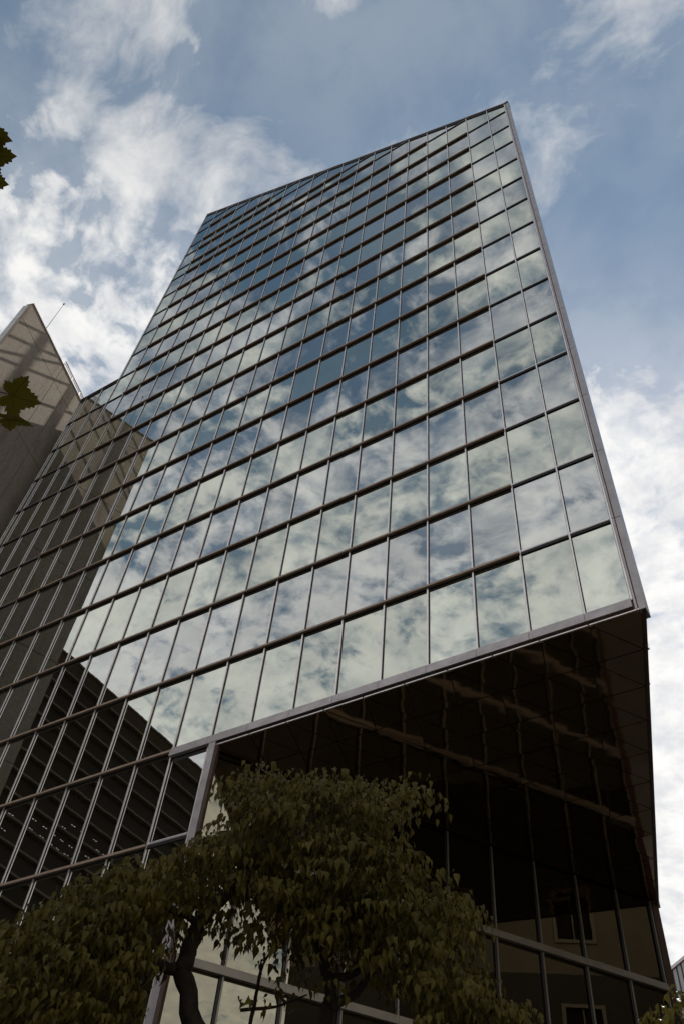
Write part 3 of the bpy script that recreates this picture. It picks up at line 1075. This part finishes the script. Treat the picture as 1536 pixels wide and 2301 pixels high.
# bush at the lower right corner of the view
bb_ = at(1560, 2420, 5.2)
bush = root('young_tree', 'leafy tip of a young tree at the bottom right below the ribbed building', 'tree', (bb_.x, bb_.y, .12))
limb(bush, 'trunk', [(bb_.x, bb_.y, .12), (bb_.x + .03, bb_.y, 1.6), at(1545, 2400, 5.2), at(1520, 2270, 5.2)], [.05, .04, .03, .012])
limb(bush, 'branch', [at(1545, 2400, 5.2), at(1480, 2310, 5.2), at(1440, 2285, 5.1)], [.02, .012, .005])
lv = []
for (y, x0, x1, nsp) in ((2215, 1535, 1580, 3), (2245, 1510, 1590, 5), (2275, 1480, 1590, 7), (2300, 1450, 1600, 8), (2330, 1450, 1640, 10)):
    spray_row(lv, y, x0, x1, nsp, r=5.2, rad=34, n=12, dj=.25)
foliage(bush, lv, M['leaf'], 150)

# plane tree standing left of the view, a few lobed leaves hang into the picture
PD = 2.6


def plane_leaf(sz):
    """five lobes with toothed margins; fan of triangles round the leaf base, slightly cupped"""
    lobes = [(-2.35, .62), (-1.25, .86), (0.0, 1.0), (1.25, .86), (2.35, .62)]
    pts = []
    for i, (an, ln) in enumerate(lobes):
        tip = Vector((math.sin(an) * ln, math.cos(an) * ln, 0))
        if i == 0:
            pts.append(Vector((math.sin(an - .5) * .34, math.cos(an - .5) * .34, 0)))
        for s_, f_ in ((-.44, .66), (-.40, .78), (-.30, .76), (-.26, .88), (-.15, .86), (0, 1.04), (.15, .86), (.26, .88), (.30, .76), (.40, .78), (.44, .66)):
            pts.append(Vector((math.sin(an + s_ * 1.0) * ln * f_, math.cos(an + s_ * 1.0) * ln * f_, 0)))
        if i < 4:
            am = (an + lobes[i + 1][0]) / 2
            pts.append(Vector((math.sin(am) * .66, math.cos(am) * .66, 0)))
        else:
            pts.append(Vector((math.sin(an + .5) * .34, math.cos(an + .5) * .34, 0)))
    pts.append(Vector((0, -.10, 0)))
    vs = [Vector((0, 0.05, -.03))]
    for p in pts:
        r_ = p.length
        vs.append(Vector((p.x, p.y, -.22 * r_ * r_ + .05 * math.sin(3 * p.x + 2 * p.y))))
    n = len(pts)
    fs = [(0, 1 + (i + 1) % n, 1 + i) for i in range(n)]
    # raised veins
    for an, ln in lobes:
        d = Vector((math.sin(an), math.cos(an), 0))
        s_ = Vector((d.y, -d.x, 0)) * .018
        o_ = len(vs)
        e_ = d * ln * .88
        for q_, w_ in ((Vector((0, .05, 0)), 1.0), (d * ln * .45, .7), (e_, .15)):
            zz_ = -.22 * q_.length ** 2 - .028
            vs += [q_ - s_ * w_ + Vector((0, 0, zz_)), q_ + s_ * w_ + Vector((0, 0, zz_))]
        fs += [(o_, o_ + 1, o_ + 3, o_ + 2), (o_ + 2, o_ + 3, o_ + 5, o_ + 4)]
    return [v * sz for v in vs], fs


tb = Vector((-1.6, -18.6, .12))
pl = root('plane_tree', 'plane tree whose lobed toothed leaves hang into the left edge', 'tree', tb)
b1 = CAM + ray(-260, 650) * 3.0
limb(pl, 'trunk', [tb, tb + Vector((.03, .02, 1.5)), tb + Vector((-.02, .05, 3.0)), tb + Vector((.05, .1, 5.2))], [.17, .15, .135, .10], 12)
ba = CAM + ray(-150, 860) * 2.75
bbp = CAM + ray(-150, 420) * 2.85
limb(pl, 'branch', [tb + Vector((-.02, .05, 2.9)), b1 * .5 + (tb + Vector((0, 0, 3.0))) * .5 + Vector((0, 0, .1)), b1, bbp], [.05, .035, .02, .006])
limb(pl, 'branch', [b1, b1 * .5 + ba * .5 + Vector((0, 0, .04)), ba, CAM + ray(-70, 905) * 2.66], [.016, .012, .008, .004])
PLV = [mesh('leaf', *plane_leaf(s_), M['plane_leaf']) for s_ in (.085, .07)]
for me in PLV:
    at_ = me.attributes.new('tone', 'FLOAT', 'POINT')
    at_.data.foreach_set('value', [random.random() for _ in me.vertices])
# (pixel of the leaf base, direction of its tip in the view, tilt away, mesh, stalk root)
for (x, y, ang, tx, ty, mi, st, sc) in (
        (28, 888, 1.85, .45, .15, 0, ba, .95), (18, 940, 1.75, .15, 1.2, 1, ba, 1.0),
        (-44, 292, 1.9, .35, .1, 0, bbp, .92), (-38, 325, 1.35, .7, .2, 1, bbp, 1.0), (-28, 348, 1.6, .2, .1, 1, bbp, 1.0), (-34, 402, 1.8, .75, .1, 1, bbp, 1.0),
        (-120, 880, 2.4, .4, .2, 0, ba, 1.0), (-130, 350, 1.2, .4, .1, 0, bbp, 1.0), (-120, 500, 2.6, .4, .2, 0, bbp, 1.0), (-150, 780, 1.2, .4, .1, 1, ba, 1.0)):
    loc = CAM + ray(x, y) * PD
    fw = ray(x, y)
    rt = (Vector(RC[0]) - fw * Vector(RC[0]).dot(fw)).normalized()
    dn = fw.cross(rt).normalized()
    yv = (rt * math.sin(ang) - dn * math.cos(ang))            # tip direction in the view plane
    zv = fw                                                  # top side looks up, away from the camera
    xv = yv.cross(zv).normalized()
    R_ = Matrix((xv, yv, zv)).transposed() @ Matrix.Rotation(tx, 3, 'X') @ Matrix.Rotation(ty, 3, 'Y')
    lo_ = link('leaf', PLV[mi], pl, loc, R_.to_euler())
    lo_.scale = (sc, sc, sc)
    tt = MB()
    s0 = loc
    mid_ = (s0 + st) / 2 + Vector((0, 0, .02))
    tt.tube([s0, mid_, st], [.0016, .0017, .002], 5)
    tt.build('leaf_stalk', M['bark'], pl)
# unseen leaf mass of the plane tree, added behind camera to block sky light
V, F, T = [], [], []
pv_, pf_ = plane_leaf(.082)
pb_ = np.array([tuple(v) for v in pv_])
off_ = 0
cc = tb + Vector((1.7, -2.3, 6.4))
nl = 0
while nl < 2600:
    d_ = Vector((random.gauss(0, 1), random.gauss(0, 1), random.gauss(0, 1))).normalized() * random.random() ** .38
    loc = cc + Vector((d_.x * 5.2, d_.y * 3.6, d_.z * 2.5))
    q_ = px(loc)
    if q_ is not None and -600 < q_[0] < 2000 and -600 < q_[1] < 2700:
        nl += 1
        continue
    R_ = Euler((random.gauss(0, .55), random.gauss(0, .55), random.uniform(0, 6.28))).to_matrix()
    a_ = pb_ * random.uniform(.7, 1.15) @ np.array(R_).T + np.array(loc)
    V.append(a_)
    F += [tuple(i + off_ for i in f) for f in pf_]
    T += [random.random()] * len(a_)
    off_ += len(a_)
    nl += 1
me = mesh('shade_crown', np.concatenate(V) - np.array(cc), F, M['plane_leaf'])
at_ = me.attributes.new('tone', 'FLOAT', 'POINT')
at_.data.foreach_set('value', T)
link('shade_crown', me, pl, cc, kind='stuff')
for k in range(9):
    an_ = k * .7
    e_ = cc + Vector((math.cos(an_) * 3.6, math.sin(an_) * 2.4, random.uniform(-.8, 1.2)))
    if px(e_) is None or not (-200 < px(e_)[0] < 1750 and -200 < px(e_)[1] < 2500):
        limb(pl, 'branch', [tb + Vector((.05, .1, 4.4 + .08 * k)), cc * .5 + e_ * .5 + Vector((0, 0, -.5)), e_], [.07, .045, .012], 6)
